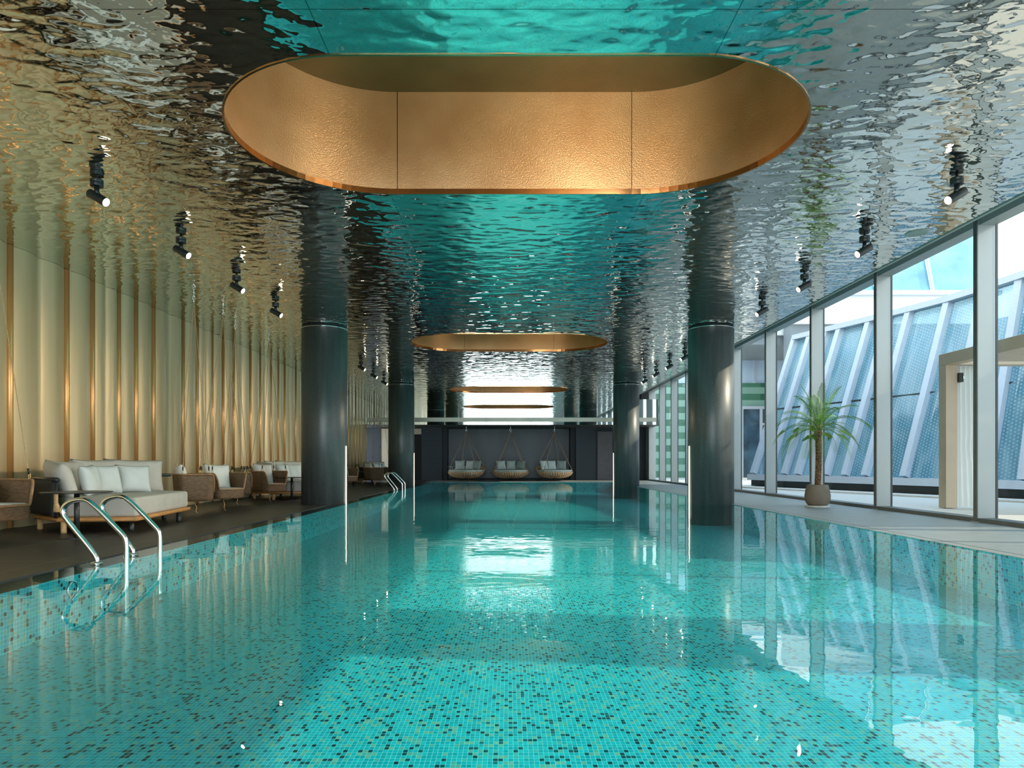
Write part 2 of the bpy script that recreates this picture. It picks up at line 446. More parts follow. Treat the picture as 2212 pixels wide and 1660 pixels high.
mb.box(-3.10, PR-0.01, PY1-0.01, PY1, -DF, -0.004); mb.box(-3.10, PR-0.01, PY0, PY0+0.01, -DF, -0.004)
mb.build('pool_wall', M['mosaic_wall'], pool)
wt = MB().add([(PL,PY0,-0.008),(PR,PY0,-0.008),(PR,PY1,-0.008),(PL,PY1,-0.008)], [(0,1,2,3)]).build('water_surface', M['water'])
tag(wt, 'still clear water surface filling the turquoise pool', 'water')
rg = MB().tube([(0, 0.055*math.cos(a), 0.055*math.sin(a)) for a in [2*PI*k/28 for k in range(28)]], 0.006, 8, closed=True).build('pool_inlet', M['chrome'])
rg.location = (-3.092, 4.85, -0.12)
tag(rg, 'round metal inlet ring under water in left pool wall', 'pool fitting')
# fine slot along the right coping
boxo('coping_slot', PR+0.13, PR+0.137, PY0, PY1, 0.0, 0.0015, M['gasket'], fl)

# ------------------------------------------------------------ ceiling with stadium openings
openings = [(0.06, 5.47, 1.13, 1.12), (0.02, 14.85, 1.04, 1.09), (0.02, 24.3, 1.06, 1.06)]   # cx, cy, straight half, radius
def stadium(cx, cy, hx, r, n=28):
    pts = []
    for k in range(n+1):
        a = -PI/2 + PI*k/n; pts.append((cx+hx+r*math.cos(a), cy+r*math.sin(a)))
    for k in range(n+1):
        a = PI/2 + PI*k/n; pts.append((cx-hx+r*math.cos(a), cy+r*math.sin(a)))
    return pts
bm = bmesh.new()
def loop(pts):
    vs = [bm.verts.new((x, y, ZC)) for x, y in pts]
    return [bm.edges.new((vs[i], vs[(i+1) % len(vs)])) for i in range(len(vs))]
ed = loop([(XL-0.15, -9), (XE, -9), (XE, YM), (XL-0.15, YM)])
for op in openings: ed += loop(stadium(*op))
bmesh.ops.triangle_fill(bm, edges=ed, use_beauty=True)
bmesh.ops.recalc_face_normals(bm, faces=bm.faces)
for f_ in bm.faces:
    if f_.normal.z > 0: f_.normal_flip()
me = bpy.data.meshes.new('ceiling'); bm.to_mesh(me); bm.free(); me.materials.append(M['ceiling'])
ceil = bpy.data.objects.new('ceiling', me); COL.objects.link(ceil); st(ceil)
boxo('roof_slab', -7.2, XR+0.2, -9.2, YM+4.2, 4.75, 4.95, M['slab'], ceil)
boxo('edge_fascia', XE, XE+0.03, -9, YM, ZC-0.012, 4.30, M['frame'], ceil)
boxo('cove_soffit', XE+0.03, XR+0.15, -9, YM+4, 4.22, 4.28, M['frame'], ceil)

wells = ['nearest the camera, largest', 'over the middle of the pool, second from the camera', 'farthest from the camera, just before the mirror beam']
for i, op in enumerate(openings):
    r = empty('ceiling_light_well', (op[0], op[1], ZC))
    tag(r, 'oval bronze-lined ceiling opening ' + wells[i], 'ceiling opening', 'oval ceiling openings')
    mm = M['bronze'] if i == 0 else M['bronze_far']
    hgt = 0.98
    P_ = stadium(0, 0, op[2], op[3], 40); n_ = len(P_)
    me_ = MB(); me_.v = [Vector((x,y,0.03)) for x,y in P_] + [Vector((x,y,hgt)) for x,y in P_]
    me_.f = [(k, (k+1) % n_, n_+(k+1) % n_, n_+k) for k in range(n_)]
    ln = me_.build('lining', mm, r, smooth=True)
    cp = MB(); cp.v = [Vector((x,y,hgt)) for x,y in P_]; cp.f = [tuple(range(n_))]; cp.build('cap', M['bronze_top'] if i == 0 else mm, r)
    P2 = stadium(0, 0, op[2], op[3]+0.012, 40); P1 = stadium(0, 0, op[2], op[3]-0.004, 40)
    tm = MB()
    for k in range(n_):
        l_ = (k+1) % n_
        b0 = len(tm.v)
        tm.v += [Vector((*P2[k],-0.006)), Vector((*P2[l_],-0.006)), Vector((*P1[l_],-0.006)), Vector((*P1[k],-0.006)), Vector((*P1[l_],0.045)), Vector((*P1[k],0.045)), Vector((*P2[l_],0.002)), Vector((*P2[k],0.002))]
        tm.f += [(b0,b0+1,b0+2,b0+3),(b0+3,b0+2,b0+4,b0+5),(b0,b0+1,b0+6,b0+7)]
    tm.build('rim_trim', M['trim'], r, smooth=False)
    for sx_ in (-1, 1):
        boxo('panel_joint', sx_*op[2]-0.003, sx_*op[2]+0.003, op[3]-0.003, op[3]+0.004, 0.03, hgt, M['recess'], r)
        boxo('panel_joint', sx_*op[2]-0.003, sx_*op[2]+0.003, -op[3]-0.004, -op[3]+0.003, 0.03, hgt, M['recess'], r)

for i, op in enumerate(openings):  # added unseen lamp inside each opening, brightens the bronze lining
    wd_ = bpy.data.lights.new('well_fill_light', 'AREA'); wo_ = bpy.data.objects.new('well_fill_light', wd_); COL.objects.link(wo_)
    wd_.shape = 'RECTANGLE'; wd_.size = 1.6; wd_.size_y = 0.12; wd_.color = (1.0,0.84,0.62); wd_.energy = 15 if i == 0 else 2
    wo_.location = (op[0]+0.75, op[1]-op[3]+0.12, ZC+0.42)
    wo_.rotation_euler = Vector((1.1,-0.8,-0.75)).to_track_quat('Z','Y').to_euler()

sp = MB().lathe([(0.12,0.0),(0.12,-0.006),(0.105,-0.010)], 32).build('ceiling_speaker', M['speaker'], smooth=False)
sp.location = (4.62, 7.72, ZC-0.001); tag(sp, 'flat grey round ceiling speaker near the window edge', 'ceiling speaker')

# ------------------------------------------------------------ left wall
strips = [7.73,8.72,9.26,9.88,10.34,10.85,11.83,12.37,12.99,13.49,14.0,14.91,15.5,16.2,16.72,17.2,18.1]
gaps = [.98,.54,.62,.48,.51]
strips = [y_*abs(XL)/5.6 for y_ in strips]
y_ = strips[-1]; k = 1
while y_ < YM-0.4: y_ += gaps[k % 5]; k += 1; strips.append(y_)
y_ = strips[0]; k = 4
while y_ > -8.5: y_ -= gaps[k % 5]; k -= 1; strips.insert(0, y_)
prof = []
Yb = [-9.0] + strips + [YM]
for a, b in zip(Yb[:-1], Yb[1:]):
    L = b - a; lobes = max(1, round(L/0.42)); N = 14*lobes
    amps = [0.055 + 0.03*random.random() for _ in range(lobes)]
    for k in range(N):
        u = k/N; w = u*lobes; li = int(w)
        prof.append((XL - 0.07 + amps[li]*abs(math.sin(PI*(w-li)))**0.8, a + u*L))
prof.append((XL-0.07, YM))
wl = MB(); n_ = len(prof)
wl.v = [Vector((x,y,0.0)) for x,y in prof] + [Vector((x,y,ZC-0.002)) for x,y in prof]
wl.f = [(k,k+1,n_+k+1,n_+k) for k in range(n_-1)]
wall_left = wl.build('wall_left', M['champagne'], smooth=True); st(wall_left)
boxo('wall_backing', XL-0.2, XL-0.12, -9, YM, 0, ZC, M['black'], wall_left)
for y_ in strips[:]:
    MB().lathe([(0.036,0.002),(0.036,ZC-0.004)], 16, (XL-0.045, y_, 0)).build('copper_batten', M['copper'], wall_left, smooth=True)

# ------------------------------------------------------------ far end
st(boxo('wall_far', -6.6, XR+0.3, 31.5, 31.7, 0, 4.3, M['navy2']))
far = empty('trim_1'); st(far)
for a, b in ((-3.87,-2.95),(3.01,3.96)):
    boxo('pilaster', a, b, 30.4, 31.5, 0, 2.34, M['navy'], far)
boxo('panel_edge', -2.99, -2.75, 30.75, 31.5, 0, 2.34, M['navy'], far)
boxo('panel_edge', 2.80, 3.01, 30.75, 31.5, 0, 2.34, M['navy'], far)
boxo('dark_panel', -6.5, -5.67, 30.3, 31.4, 0, 2.34, M['navy'], far)
boxo('beige_panel', -5.67, -4.6, 30.35, 31.4, 0, 2.30, M['beige_panel'], far)
boxo('plinth', -2.8, 2.85, 31.42, 31.5, 0, 0.08, M['recess'], far)
boxo('soffit', -6.6, XR+0.2, YM+0.05, 31.6, 2.34, 2.40, M['soffit'], far)
boxo('mirror_fascia', -6.05, XE+1.2, YM, YM+0.05, 2.34, ZC, M['mirror'], far)
gr = boxo('air_grille', XL+0.1, XE+1.1, YM-0.10, YM-0.004, 2.46, 2.625, M['grille']); tag(gr, 'long pale horizontal air grille band across the mirrored beam', 'grille')
dr = empty('door_1', (4.31, 30.4, 0)); st(dr)
boxo('door_leaf', -0.33, 0.34, -0.02, 0.03, 0.01, 2.16, M['doorm'], dr)
boxo('door_frame', -0.37, -0.335, -0.04, 0.06, 0.0, 2.20, M['navy'], dr); boxo('door_frame', -0.335, 0.345, -0.04, 0.06, 2.165, 2.20, M['navy'], dr)
boxo('door_frame', 0.345, 0.38, -0.04, 0.06, 0.0, 2.20, M['navy'], dr)
st(boxo('wall_far_right', 3.96, XR+0.2, 30.46, 31.5, 0, 2.34, M['navy']))
d2 = empty('door_2', (-4.2, 30.4, 0)); st(d2)
boxo('opening_void', -0.38, 0.33, 0.3, 0.4, 0.0, 2.05, M['black'], d2)
boxo('lintel', -0.40, 0.33, -0.02, 0.3, 2.05, 2.30, M['beige_panel'], d2)

# rear hall behind the camera
st(boxo('wall_near', XL-0.2, -4.3, -9.2, -9.0, 0, 3.40, M['grey_soffit']))
st(boxo('wall_near_right', 4.3, XR+0.2, -9.2, -9.0, 0, 4.3, M['grey_soffit']))
rear = empty('window_rear', (0, -9.1, 0)); st(rear)
for x in (-4.3,-2.15,0,2.15,4.3): boxo('mullion', x-0.04, x+0.04, -0.06, 0.06, 0, 3.38, M['frame'], rear)

# ------------------------------------------------------------ window wall
mull = [-8.2,-5.75,-3.3,-0.85,1.6,4.03,6.48,8.93,11.38,13.82,16.26,18.7,21.15,23.6,25.7,27.7,29.8]
def bay(i, y0, y1):
    r = empty('window_%d' % i, (XR, y0, 0)); st(r)
    L = y1 - y0
    boxo('mullion', 0.0, 0.075+0.16, 0.0, 0.065, 0, 4.22, M['frame'], r, 0.004)       # deep vertical fin
    boxo('mullion_inner_edge', -0.012, 0.0, -0.004, 0.069, 0, 4.22, M['sill'], r)
    boxo('gasket', 0.235, 0.262, -0.006, 0.02, 0.03, 4.2, M['gasket'], r)
    boxo('mullion_foot', -0.03, 0.25, -0.03, 0.1, 0.0, 0.012, M['frame'], r)
    boxo('head', 0.02, 0.24, 0.065, L, 3.89, 4.22, M['frame'], r)
    boxo('sill', 0.0, 0.24, 0.065, L, 0, 0.055, M['sill'], r)
    MB().add([(0.20,0.065,0.055),(0.20,L,0.055),(0.20,L,3.89),(0.20,0.065,3.89)], [(0,1,2,3)]).build('glass_pane', M['glass'], r)
    return r
for i in range(len(mull)-1): bay(i+1, mull[i], mull[i+1])
st(boxo('wall_right_shadow_block', XR-0.01, XR+0.26, 3.25, 4.55, 0, 4.22, M['frame']))  # unseen block added to cast the dark band across the pool floor
st(boxo('wall_right_far', XR, XR+0.3, 29.8, 31.7, 0, 4.3, M['frame']))

# ------------------------------------------------------------ pillars
prow = [(-3.54,13.15,'dark round stone pillar at left pool edge, nearer and larger'), (3.90,13.15,'dark round stone pillar at right pool edge, nearer, sunlit on its right'),
        (-3.54,22.6,'dark round stone pillar at left pool edge, farther, behind the small ladder'), (3.90,22.6,'dark round stone pillar at right pool edge, farther, with slanted sun patches')]
for (x, y, lb) in prow:
    r = empty('pillar', (x, y, 0)); tag(r, lb, 'pillar', 'pillars standing along the pool')
    MB().lathe([(0.43,-0.45),(0.43,ZC-0.035)], 64).build('shaft', M['pillar'], r, smooth=True)
    MB().lathe([(0.418,-0.035),(0.418,0)], 64, (0,0,ZC)).build('shadow_gap', M['recess'], r, smooth=True)
    MB().lathe([(0.436,0),(0.436,0.008),(0.425,0.012)], 64, (0,0,ZC-0.044)).build('collar_ring', M['chrome'], r, smooth=True)
    s_ = 1 if x < 0 else -1
    side = 'left' if x < 0 else 'right'; nf = 'nearer' if y < 15 else 'farther'
    l_ = boxo('light_strip', -0.006, 0.006, -0.010, 0.010, -0.3, 1.10, M['led'])
    l_.location = (x + s_*0.432, y-0.06, 0)
    tag(l_, 'thin glowing vertical light strip on the %s %s pillar' % (nf, side), 'light strip', 'pillar light strips')

# ------------------------------------------------------------ ceiling spotlights
def spotlight():
    r = empty('spotlight', (0,0,0))
    MB().lathe([(0.012,-0.05),(0.012,0)], 12).build('stem', M['black_metal'], r, smooth=True)
    a = MB(); a.lathe([(0.052,-0.085),(0.055,-0.082),(0.055,-0.052),(0.053,-0.05)], 28); a.lathe([(0.055,-0.048),(0.055,-0.022),(0.05,-0.018)], 28)
    a.build('adapter', M['black_metal'], r, bevel=0.002)
    MB().tube([(0,0,-0.085),(0,0,-0.13),(0.015,0,-0.155)], 0.022, 10).build('knuckle', M['black_metal'], r, smooth=True)
    d = Vector((0.86,-0.20,-0.50)).normalized(); c = Vector((0.012,0,-0.185))
    Rm = Matrix.Translation(c) @ d.to_track_quat('Z','Y').to_matrix().to_4x4()
    lb_ = MB().lathe([(0.034,-0.105),(0.040,-0.10),(0.042,0.105),(0.037,0.105),(0.036,0.095)], 28, M=Rm, capt=False).build('lamp_body', M['black_metal'], r, smooth=False, bevel=0.001)
    MB().lathe([(0.0355,0.094),(0.0355,0.098)], 28, M=Rm).build('lens', M['lens'], lb_)
    ld_ = bpy.data.lights.new('spotlight_beam', 'SPOT'); lo_ = bpy.data.objects.new('spotlight_beam', ld_); COL.objects.link(lo_); lo_.parent = lb_
    ld_.energy = 110; ld_.color = (1.0,0.80,0.56); ld_.spot_size = math.radians(70); ld_.spot_blend = 0.8; ld_.shadow_soft_size = 0.03
    lo_.matrix_local = Rm @ Matrix.Translation((0,0,0.12)) @ Matrix.Rotation(PI, 4, 'X')
    return r
sp0 = spotlight(); first = True
ordn = ['nearest the camera', 'second from the camera', 'third from the camera', 'fourth from the camera', 'first beyond the near pillar', 'second beyond the near pillar', 'third beyond the near pillar', 'fourth beyond the near pillar']
for side, X_, ys in (('left', -3.75, [6.22,7.82,9.42,11.0,17.4,19.0,20.6]), ('right', 4.06, [6.18,7.78,9.36,10.92,15.7,17.2,18.75,20.3])):
    for i, y in enumerate(ys):
        o = sp0 if first else copy_tree(sp0); first = False
        o.location = (X_, y, ZC); o.rotation_euler = (0, 0, 0 if side == 'left' else PI + 0.46)
        tag(o, 'lit black cylinder spotlight on the %s of the ceiling, %s' % (side, ordn[i]), 'spotlight', 'ceiling spotlights')

# ------------------------------------------------------------ pool ladders
def smooth_path(pts, it=3):
    P = [Vector(p) for p in pts]
    for _ in range(it):
        Q = [P[0]]
        for a, b in zip(P[:-1], P[1:]): Q += [a*0.75+b*0.25, a*0.25+b*0.75]
        Q.append(P[-1]); P = Q
    return P
def ladder(y0, y1):
    r = empty('pool_ladder', (-3.0, y0, 0))
    xz = [(-3.195,-0.02),(-3.19,0.03),(-3.235,0.10),(-3.40,0.30),(-3.475,0.40),(-3.42,0.475),(-3.30,0.50),(-3.225,0.46),(-3.02,0.25),(-2.965,0.19),(-2.965,0.05),(-2.965,-0.02),(-2.965,-0.39)]
    for y in (y0, y1):
        hr = MB().tube(smooth_path([(x+3.0, y-y0, z) for x, z in xz], 3), 0.0195, 14).build('handrail', M['chrome'], r, smooth=True)
        MB().lathe([(0.045,0.0),(0.045,0.006),(0.03,0.012),(0.018,0.014)], 28, (-0.195, y-y0, 0.0)).build('flange', M['chrome'], hr, smooth=True)
    for z in (-0.14, -0.33):
        boxo('step', 0.0, 0.09, 0.0, y1-y0, z-0.012, z+0.012, M['chrome'], r, 0.004)
    return r
ld = ladder(5.30, 5.81); tag(ld, 'polished steel pool ladder with two curved handrails, nearest the camera', 'pool ladder', 'pool ladders')
l2 = copy_tree(ld); l2.location = (-3.0, 19.1, 0); tag(l2, 'polished steel pool ladder, small and far, before the farther left pillar', 'pool ladder', 'pool ladders')

# ------------------------------------------------------------ soft goods
def pillow_mesh(w, h, t, n=16, pinch=0.07, seed=0):
    rnd = random.Random(seed); mb = MB(); idx = {}
    for s_ in (1, -1):
        for i in range(n+1):
            for j in range(n+1):
                x, y = -1+2*i/n, -1+2*j/n
                ed_ = i in (0, n) or j in (0, n)
                if ed_ and s_ == -1: idx[(s_,i,j)] = idx[(1,i,j)]; continue
                th = ((1-x**4)*(1-y**4))**0.55 if not ed_ else 0
                th *= 1 + 0.06*math.sin(5*x+3*y+seed)
                px = x*(1-pinch*(1-y*y)); py = y*(1-pinch*(1-x*x))
                idx[(s_,i,j)] = len(mb.v); mb.v.append(Vector((px*w/2, s_*t/2*th, py*h/2)))
        for i in range(n):
            for j in range(n):
                q = (idx[(s_,i,j)], idx[(s_,i+1,j)], idx[(s_,i+1,j+1)], idx[(s_,i,j+1)])
                mb.f.append(q)
    return mb
def pillow(name, w, h, t, mat, loc, rz=0, tilt=0, roll=0, parent=None, seed=0, label=None, group=None):
    o = pillow_mesh(w, h, t, seed=seed).build(name, mat, parent, smooth=True)
    o.rotation_mode = 'XYZ'
    o.matrix_local = Matrix.Translation(loc) @ Matrix.Rotation(rz, 4, 'Z') @ Matrix.Rotation(tilt, 4, 'X') @ Matrix.Rotation(roll, 4, 'Y')
    if label: tag(o, label, 'pillow', group)
    return o

# ------------------------------------------------------------ daybed sofas
def panel_uv(name, p0, p1, z0, z1, thick, mat, parent, bulge=0.03):
    """upright wrapped panel between two plan points with UVs in metres"""
    p0, p1 = Vector(p0), Vector(p1); d = p1-p0; L = d.length; nrm = Vector((-d.y, d.x)).normalized()
    me = bpy.data.meshes.new(name); bm = bmesh.new(); uvl = bm.loops.layers.uv.new('uv')
    N, K = 12, 8; ring = []
    for i in range(N+1):
        u = i/N; c = p0 + d*u; col = []
        for k in range(2*K+2):
            if k <= K: v = k/K; s_ = 1
            else: v = (2*K+1-k)/K; s_ = -1
            off = nrm*(s_*(thick/2 + bulge*0.3*math.sin(PI*v)))
            col.append((bm.verts.new((c.x+off.x, c.y+off.y, z0+(z1-z0)*v)), u*L, v*(z1-z0)))
        ring.append(col)
    m = 2*K+2
    for i in range(N):
        for k in range(m):
            l = (k+1) % m
            q = [ring[i][k], ring[i+1][k], ring[i+1][l], ring[i][l]]
            f = bm.faces.new([x[0] for x in q])
            for lp, x in zip(f.loops, q): lp[uvl].uv = (x[1], x[2])
            f.smooth = True
    for i in (0, N): bm.faces.new([x[0] for x in ring[i]])
    bmesh.ops.recalc_face_normals(bm, faces=bm.faces); bm.to_mesh(me); bm.free(); me.materials.append(mat)
    o = bpy.data.objects.new(name, me); COL.objects.link(o); o.parent = parent; return o

def daybed():
    # origin at front-left leg corner (world -4.96, 7.49)
    r = empty('daybed_sofa', (-4.96, 7.49, 0))
    A, B, C, E, F_ = (-0.61,0.51), (0.0,0.0), (0.82,0.12), (0.57,1.95), (-0.12,2.30)
    G = (-0.58, 2.20)
    poly = [A, B, C, E, F_, G]
    MB().prism(poly, 0.125, 0.172).build('platform', M['teak'], r, bevel=0.02, seg=3)
    ins = lambda p, c, k: (c[0]+(p[0]-c[0])*k, c[1]+(p[1]-c[1])*k)
    cen = (0.1, 1.15)
    MB().prism([ins(p, cen, 0.955) for p in [(-0.5,0.55),(0.03,0.08),C,E,F_,(-0.5,2.1)]], 0.172, 0.39).build('mattress', M['fabric'], r, bevel=0.035, seg=4)
    for (x, y, wood) in ((0.05,0.05,1),(-0.52,0.50,1),(0.66,0.30,0),(0.62,1.5,0),(0.2,1.95,0),(-0.45,2.0,0)):
        MB().lathe([(0.028,0.0),(0.03,0.02),(0.03,0.125)], 16, (x,y,0)).build('leg', M['cane'] if wood else M['black_metal'], r, smooth=True)
    # left arm panel wrapped in cord, with rail
    panel_uv('arm_panel', (-0.60,0.50), (-0.04,0.03), 0.19, 0.585, 0.05, M['dark_rope'], r)
    MB().tube([(-0.62,0.52,0.59),(0.03,-0.03,0.59)], 0.027, 14).build('arm_rail', M['black_metal'], r, smooth=True)
    MB().tube([(0.0,-0.005,0.17),(0.0,-0.005,0.59)], 0.018, 12).build('arm_post', M['black_metal'], r, smooth=True)
    MB().tube([(0.015,-0.02,0.24),(0.018,-0.02,0.30),(0.01,-0.02,0.34),(0.01,-0.02,0.47)], [0.034,0.030,0.021,0.021], 12).build('cane_wrap', M['cane'], r, smooth=True)
    # right arm
    panel_uv('arm_panel', (-0.28,2.30), (-0.14,2.36), 0.19, 0.585, 0.04, M['dark_rope'], r)
    MB().tube([(-0.55,2.25,0.60),(0.02,2.50,0.60)], 0.022, 12).build('arm_rail', M['black_metal'], r, smooth=True)
    MB().tube([(-0.10,2.42,0.17),(-0.10,2.42,0.60)], 0.015, 12).build('arm_post', M['black_metal'], r, smooth=True)
    # back panel
    panel_uv('back_panel', (-0.60,0.56), (-0.57,2.24), 0.19, 0.60, 0.05, M['dark_rope'], r)
    # loose back cushions (part of the sofa)
    for k, (x, y, w, rz, tl, rl, h_) in enumerate([(-0.44,0.85,0.72,PI/2,-0.10,0,0.42),(-0.40,1.40,0.80,1.40,-0.14,0.0,0.44),(-0.22,1.98,0.84,1.02,-0.12,0.02,0.44),(-0.20,0.38,0.60,-0.75,0.35,0.10,0.42)]):
        pillow('back_cushion', w, h_+0.04, 0.20, M['fabric'], (x, y, 0.39+h_/2-0.02), rz, tl, rl, r, seed=k)
    return r
sofa = daybed()
sets = [(0.0, 'nearest the camera, behind the ladder'), (6.75, 'just left of the nearer left pillar'), (17.6, 'far down the left wall, beside the doorway')]
sofas = [sofa] + [copy_tree(sofa) for _ in sets[1:]]
for s_, (dy, lb) in zip(sofas, sets):
    s_.location = (-4.96, 7.49+dy, 0); tag(s_, 'grey cushioned daybed sofa on a teak platform, ' + lb, 'sofa', 'daybed sofas along the champagne wall')
PW = [(-0.06,0.70,0.36,1.75,-0.22,'leftmost of the three'),(-0.10,1.10,0.40,1.20,-0.26,'middle of the three'),(-0.02,1.58,0.44,0.92,-0.28,'rightmost of the three')]
for si, (dy, lb) in enumerate(sets):
    for k, (x, y, w, rz, tl, pl) in enumerate(PW):
        if si and k == 0: continue
        if si == 2 and k == 1: continue
        pillow('throw_pillow', max(w,0.38), 0.38, 0.15, M['pillow'], (-4.96+x, 7.49+dy+y, 0.39+0.175), rz, tl, 0.04*(k-1), seed=3+k,
               label='pale grey throw pillow, %s on the %s daybed' % (pl if si == 0 else ('left' if k == 1 else 'right') + ' one', ('nearest','second','farthest')[si]), group='throw pillows on the daybeds')

# side tables
def side_table():
    r = empty('side_table')
    MB().lathe([(0.0,0.462),(0.318,0.466),(0.33,0.472),(0.33,0.478),(0.0,0.479)], 48, capb=False, capt=False).build('table_top', M['black_metal'], r, smooth=False)
    MB().lathe([(0.026,0.01),(0.026,0.466)], 18).build('pole', M['black_metal'], r, smooth=True)
    MB().lathe([(0.20,0.0),(0.20,0.008),(0.19,0.012)], 40).build('base', M['black_metal'], r)
    return r
st0 = side_table(); st0.location = (-4.50, 7.12, 0); tag(st0, 'round black pedestal side table before the nearest daybed', 'side table', 'black side tables')
for loc, lb in (((-4.52,14.25,0),'round black pedestal side table left of the nearer left pillar'), ((-5.10,22.5,0),'round black pedestal side table beside the farthest hanging chairs')):
    c = copy_tree(st0); c.location = loc; tag(c, lb, 'side table', 'black side tables')

# ------------------------------------------------------------ rattan hanging armchairs
def rrect(hx, hy, r, n=6):
    pts = []
    for cx_, cy_, a0 in ((hx-r,-hy+r,-PI/2),(hx-r,hy-r,0),(-hx+r,hy-r,PI/2),(-hx+r,-hy+r,PI)):
        for k in range(n+1):
            a = a0 + PI/2*k/n; pts.append((cx_+r*math.cos(a), cy_+r*math.sin(a)))
    return pts
def resample(pts, N):
    P = [Vector(p) for p in pts]; m = len(P); seg = [(P[(i+1) % m]-P[i]).length for i in range(m)]; T = sum(seg); out = []
    for k in range(N):
        d = T*k/N; i = 0
        while d > seg[i]: d -= seg[i]; i += 1
        out.append(P[i].lerp(P[(i+1) % m], d/seg[i] if seg[i] else 0))
    return out, T
def hanging_chair():
    r = empty('hanging_chair')
    hx, hy = 0.275, 0.30
    N = 96; base, T = resample(rrect(hx*0.86, hy*0.86, 0.10), N); top, _ = resample(rrect(hx, hy, 0.12), N)
    zb, zf, zt = 0.20, 0.345, 0.60
    def zh(p):
        u = (p.x - (hx-0.075))/0.06
        u = max(0, min(1, u)); side = abs(p.y) > hy-0.02
        e_ = 1 - (1-math.sqrt(max(0, 1-u*u))) if u < 1 else 0
        return zf + (zt-zf)*(e_ if u < 1 else 0)
    me = bpy.data.meshes.new('basket'); bm = bmesh.new(); uvl = bm.loops.layers.uv.new('uv'); K = 8; ring = []
    rim = []
    for k in range(N):
        H = zh(top[k]); col = []
        for j in range(K+1):
            v = j/K; z = zb + (H-zb)*v; w = (z-zb)/(zt-zb); q = base[k].lerp(top[k], min(1, w**0.7)); col.append((bm.verts.new((q.x,q.y,z)), T*k/N, z))
        ring.append(col); rim.append(Vector(col[-1][0].co))
    for k in range(N):
        l = (k+1) % N
        for j in range(K):
            qd = [ring[k][j], ring[l][j], ring[l][j+1], ring[k][j+1]]
            f = bm.faces.new([x[0] for x in qd]); f.smooth = True
            for lp, x in zip(f.loops, qd):
                uu = x[1] if not (l == 0 and x in (ring[l][j], ring[l][j+1])) else T
                lp[uvl].uv = (uu, x[2])
    f = bm.faces.new([c[0][0] for c in ring]); 
    for lp in f.loops: lp[uvl].uv = (lp.vert.co.x, lp.vert.co.y)
    bmesh.ops.recalc_face_normals(bm, faces=bm.faces); bm.to_mesh(me); bm.free(); me.materials.append(M['rattan'])
    o = bpy.data.objects.new('basket', me); COL.objects.link(o); o.parent = r
    m_ = o.modifiers.new('solid','SOLIDIFY'); m_.thickness = 0.018; m_.offset = -1
    MB().tube([p + Vector((0,0,0.002)) for p in rim], 0.015, 8, closed=True).build('rim', M['rim'], r, smooth=True)
    MB().prism(rrect(0.245,0.235,0.07,4), 0.285, 0.365).build('seat_cushion', M['white_fabric'], r, bevel=0.02, seg=3)
    ap = Vector((0,0,ZC-0.16))
    for sx_, sy_ in ((1,1),(1,-1),(-1,1),(-1,-1)):
        a = Vector((sx_*0.185 - 0.02, sy_*(hy-0.005), 0.605)); d = (ap-a).normalized()
        rp = MB().tube([a + d*0.12, ap], 0.0048, 6).build('rope', M['rope'], r)
        MB().tube([a + d*0.055, a + d*0.115], 0.0105, 10).build('clip', M['black_metal'], rp, smooth=True)
        MB().tube([a + d*0.115, a + d*0.19], [0.008,0.0035], 8).build('rope_splice', M['cane'], rp, smooth=True)
        lp = [a + Vector((0,0.012*math.cos(t_)*1.0,0)) + Vector((0.0,0.0,0.03+0.035*math.sin(t_))) for t_ in [2*PI*k/12 for k in range(12)]]
        MB().tube(lp, 0.005, 6, closed=True).build('rope_loop', M['cane'], rp, smooth=True)
    hk = MB(); hk.lathe([(0.022,-0.02),(0.022,0.0)], 16, (0,0,ZC)); hk.tube([(0,0,ZC-0.02),(0,0,ZC-0.05)], 0.005, 8)
    hk.tube([(0.014*math.cos(t_),0,ZC-0.085+0.035*math.sin(t_)) for t_ in [2*PI*k/14 for k in range(14)]], 0.004, 6, closed=True)
    hk.tube([(0,0.014*math.cos(t_),ZC-0.135+0.028*math.sin(t_)) for t_ in [2*PI*k/14 for k in range(14)]], 0.004, 6, closed=True)
    hk.build('ceiling_hook', M['chrome'], r, smooth=True)
    MB().tube(smooth_path([(0,0,0.20),(0.02,0,0.14),(0.045,0.0,0.09),(0.02,0.0,0.05),(0.05,0.0,0.012)],2), 0.0065, 8).build('tether', M['cane'], r, smooth=True)
    MB().lathe([(0.02,0),(0.018,0.006),(0.008,0.012),(0.006,0.03)], 16, (0.05,0,0)).build('floor_anchor', M['chrome'], r, smooth=True)
    return r
hc = hanging_chair()
chairs = [(-5.22,6.88,-0.15,'cut by the left edge of the photo'), (-4.80,10.42,0.60,'turned away, right of the nearest daybed'), (-4.70,11.25,-0.62,'facing the camera, second right of the nearest daybed'),
          (-5.02,12.55,0.55,'mostly hidden behind another, third right of the nearest daybed'), (-4.86,13.85,-0.55,'facing the camera, beside the second daybed'),
          (-5.02,21.2,-0.5,'half hidden by the nearer left pillar'), (-4.60,23.3,0.7,'turned away, farther group beyond the nearer pillar'), (-4.55,24.4,-0.5,'facing the camera, farthest of all along the left wall')]
for i, (x, y, rz, lb) in enumerate(chairs):
    o = hc if i == 0 else copy_tree(hc)
    o.location = (x, y, 0); o.rotation_euler = (0, 0, rz); tag(o, 'brown rattan hanging armchair on ropes, ' + lb, 'hanging chair', 'rattan hanging chairs')
    Rz = Matrix.Rotation(rz, 3, 'Z'); c = Vector((x,y,0.55)) + Rz @ Vector((-0.17,0,0))
    pillow('back_pillow', 0.46, 0.42, 0.15, M['white_fabric'], c, rz+PI/2, -0.22, 0.05, seed=i,
           label='off-white pillow in the hanging chair ' + lb.replace(', mostly','').replace('mostly hidden behind another','mostly hidden'), group='pillows in the rattan hanging chairs')

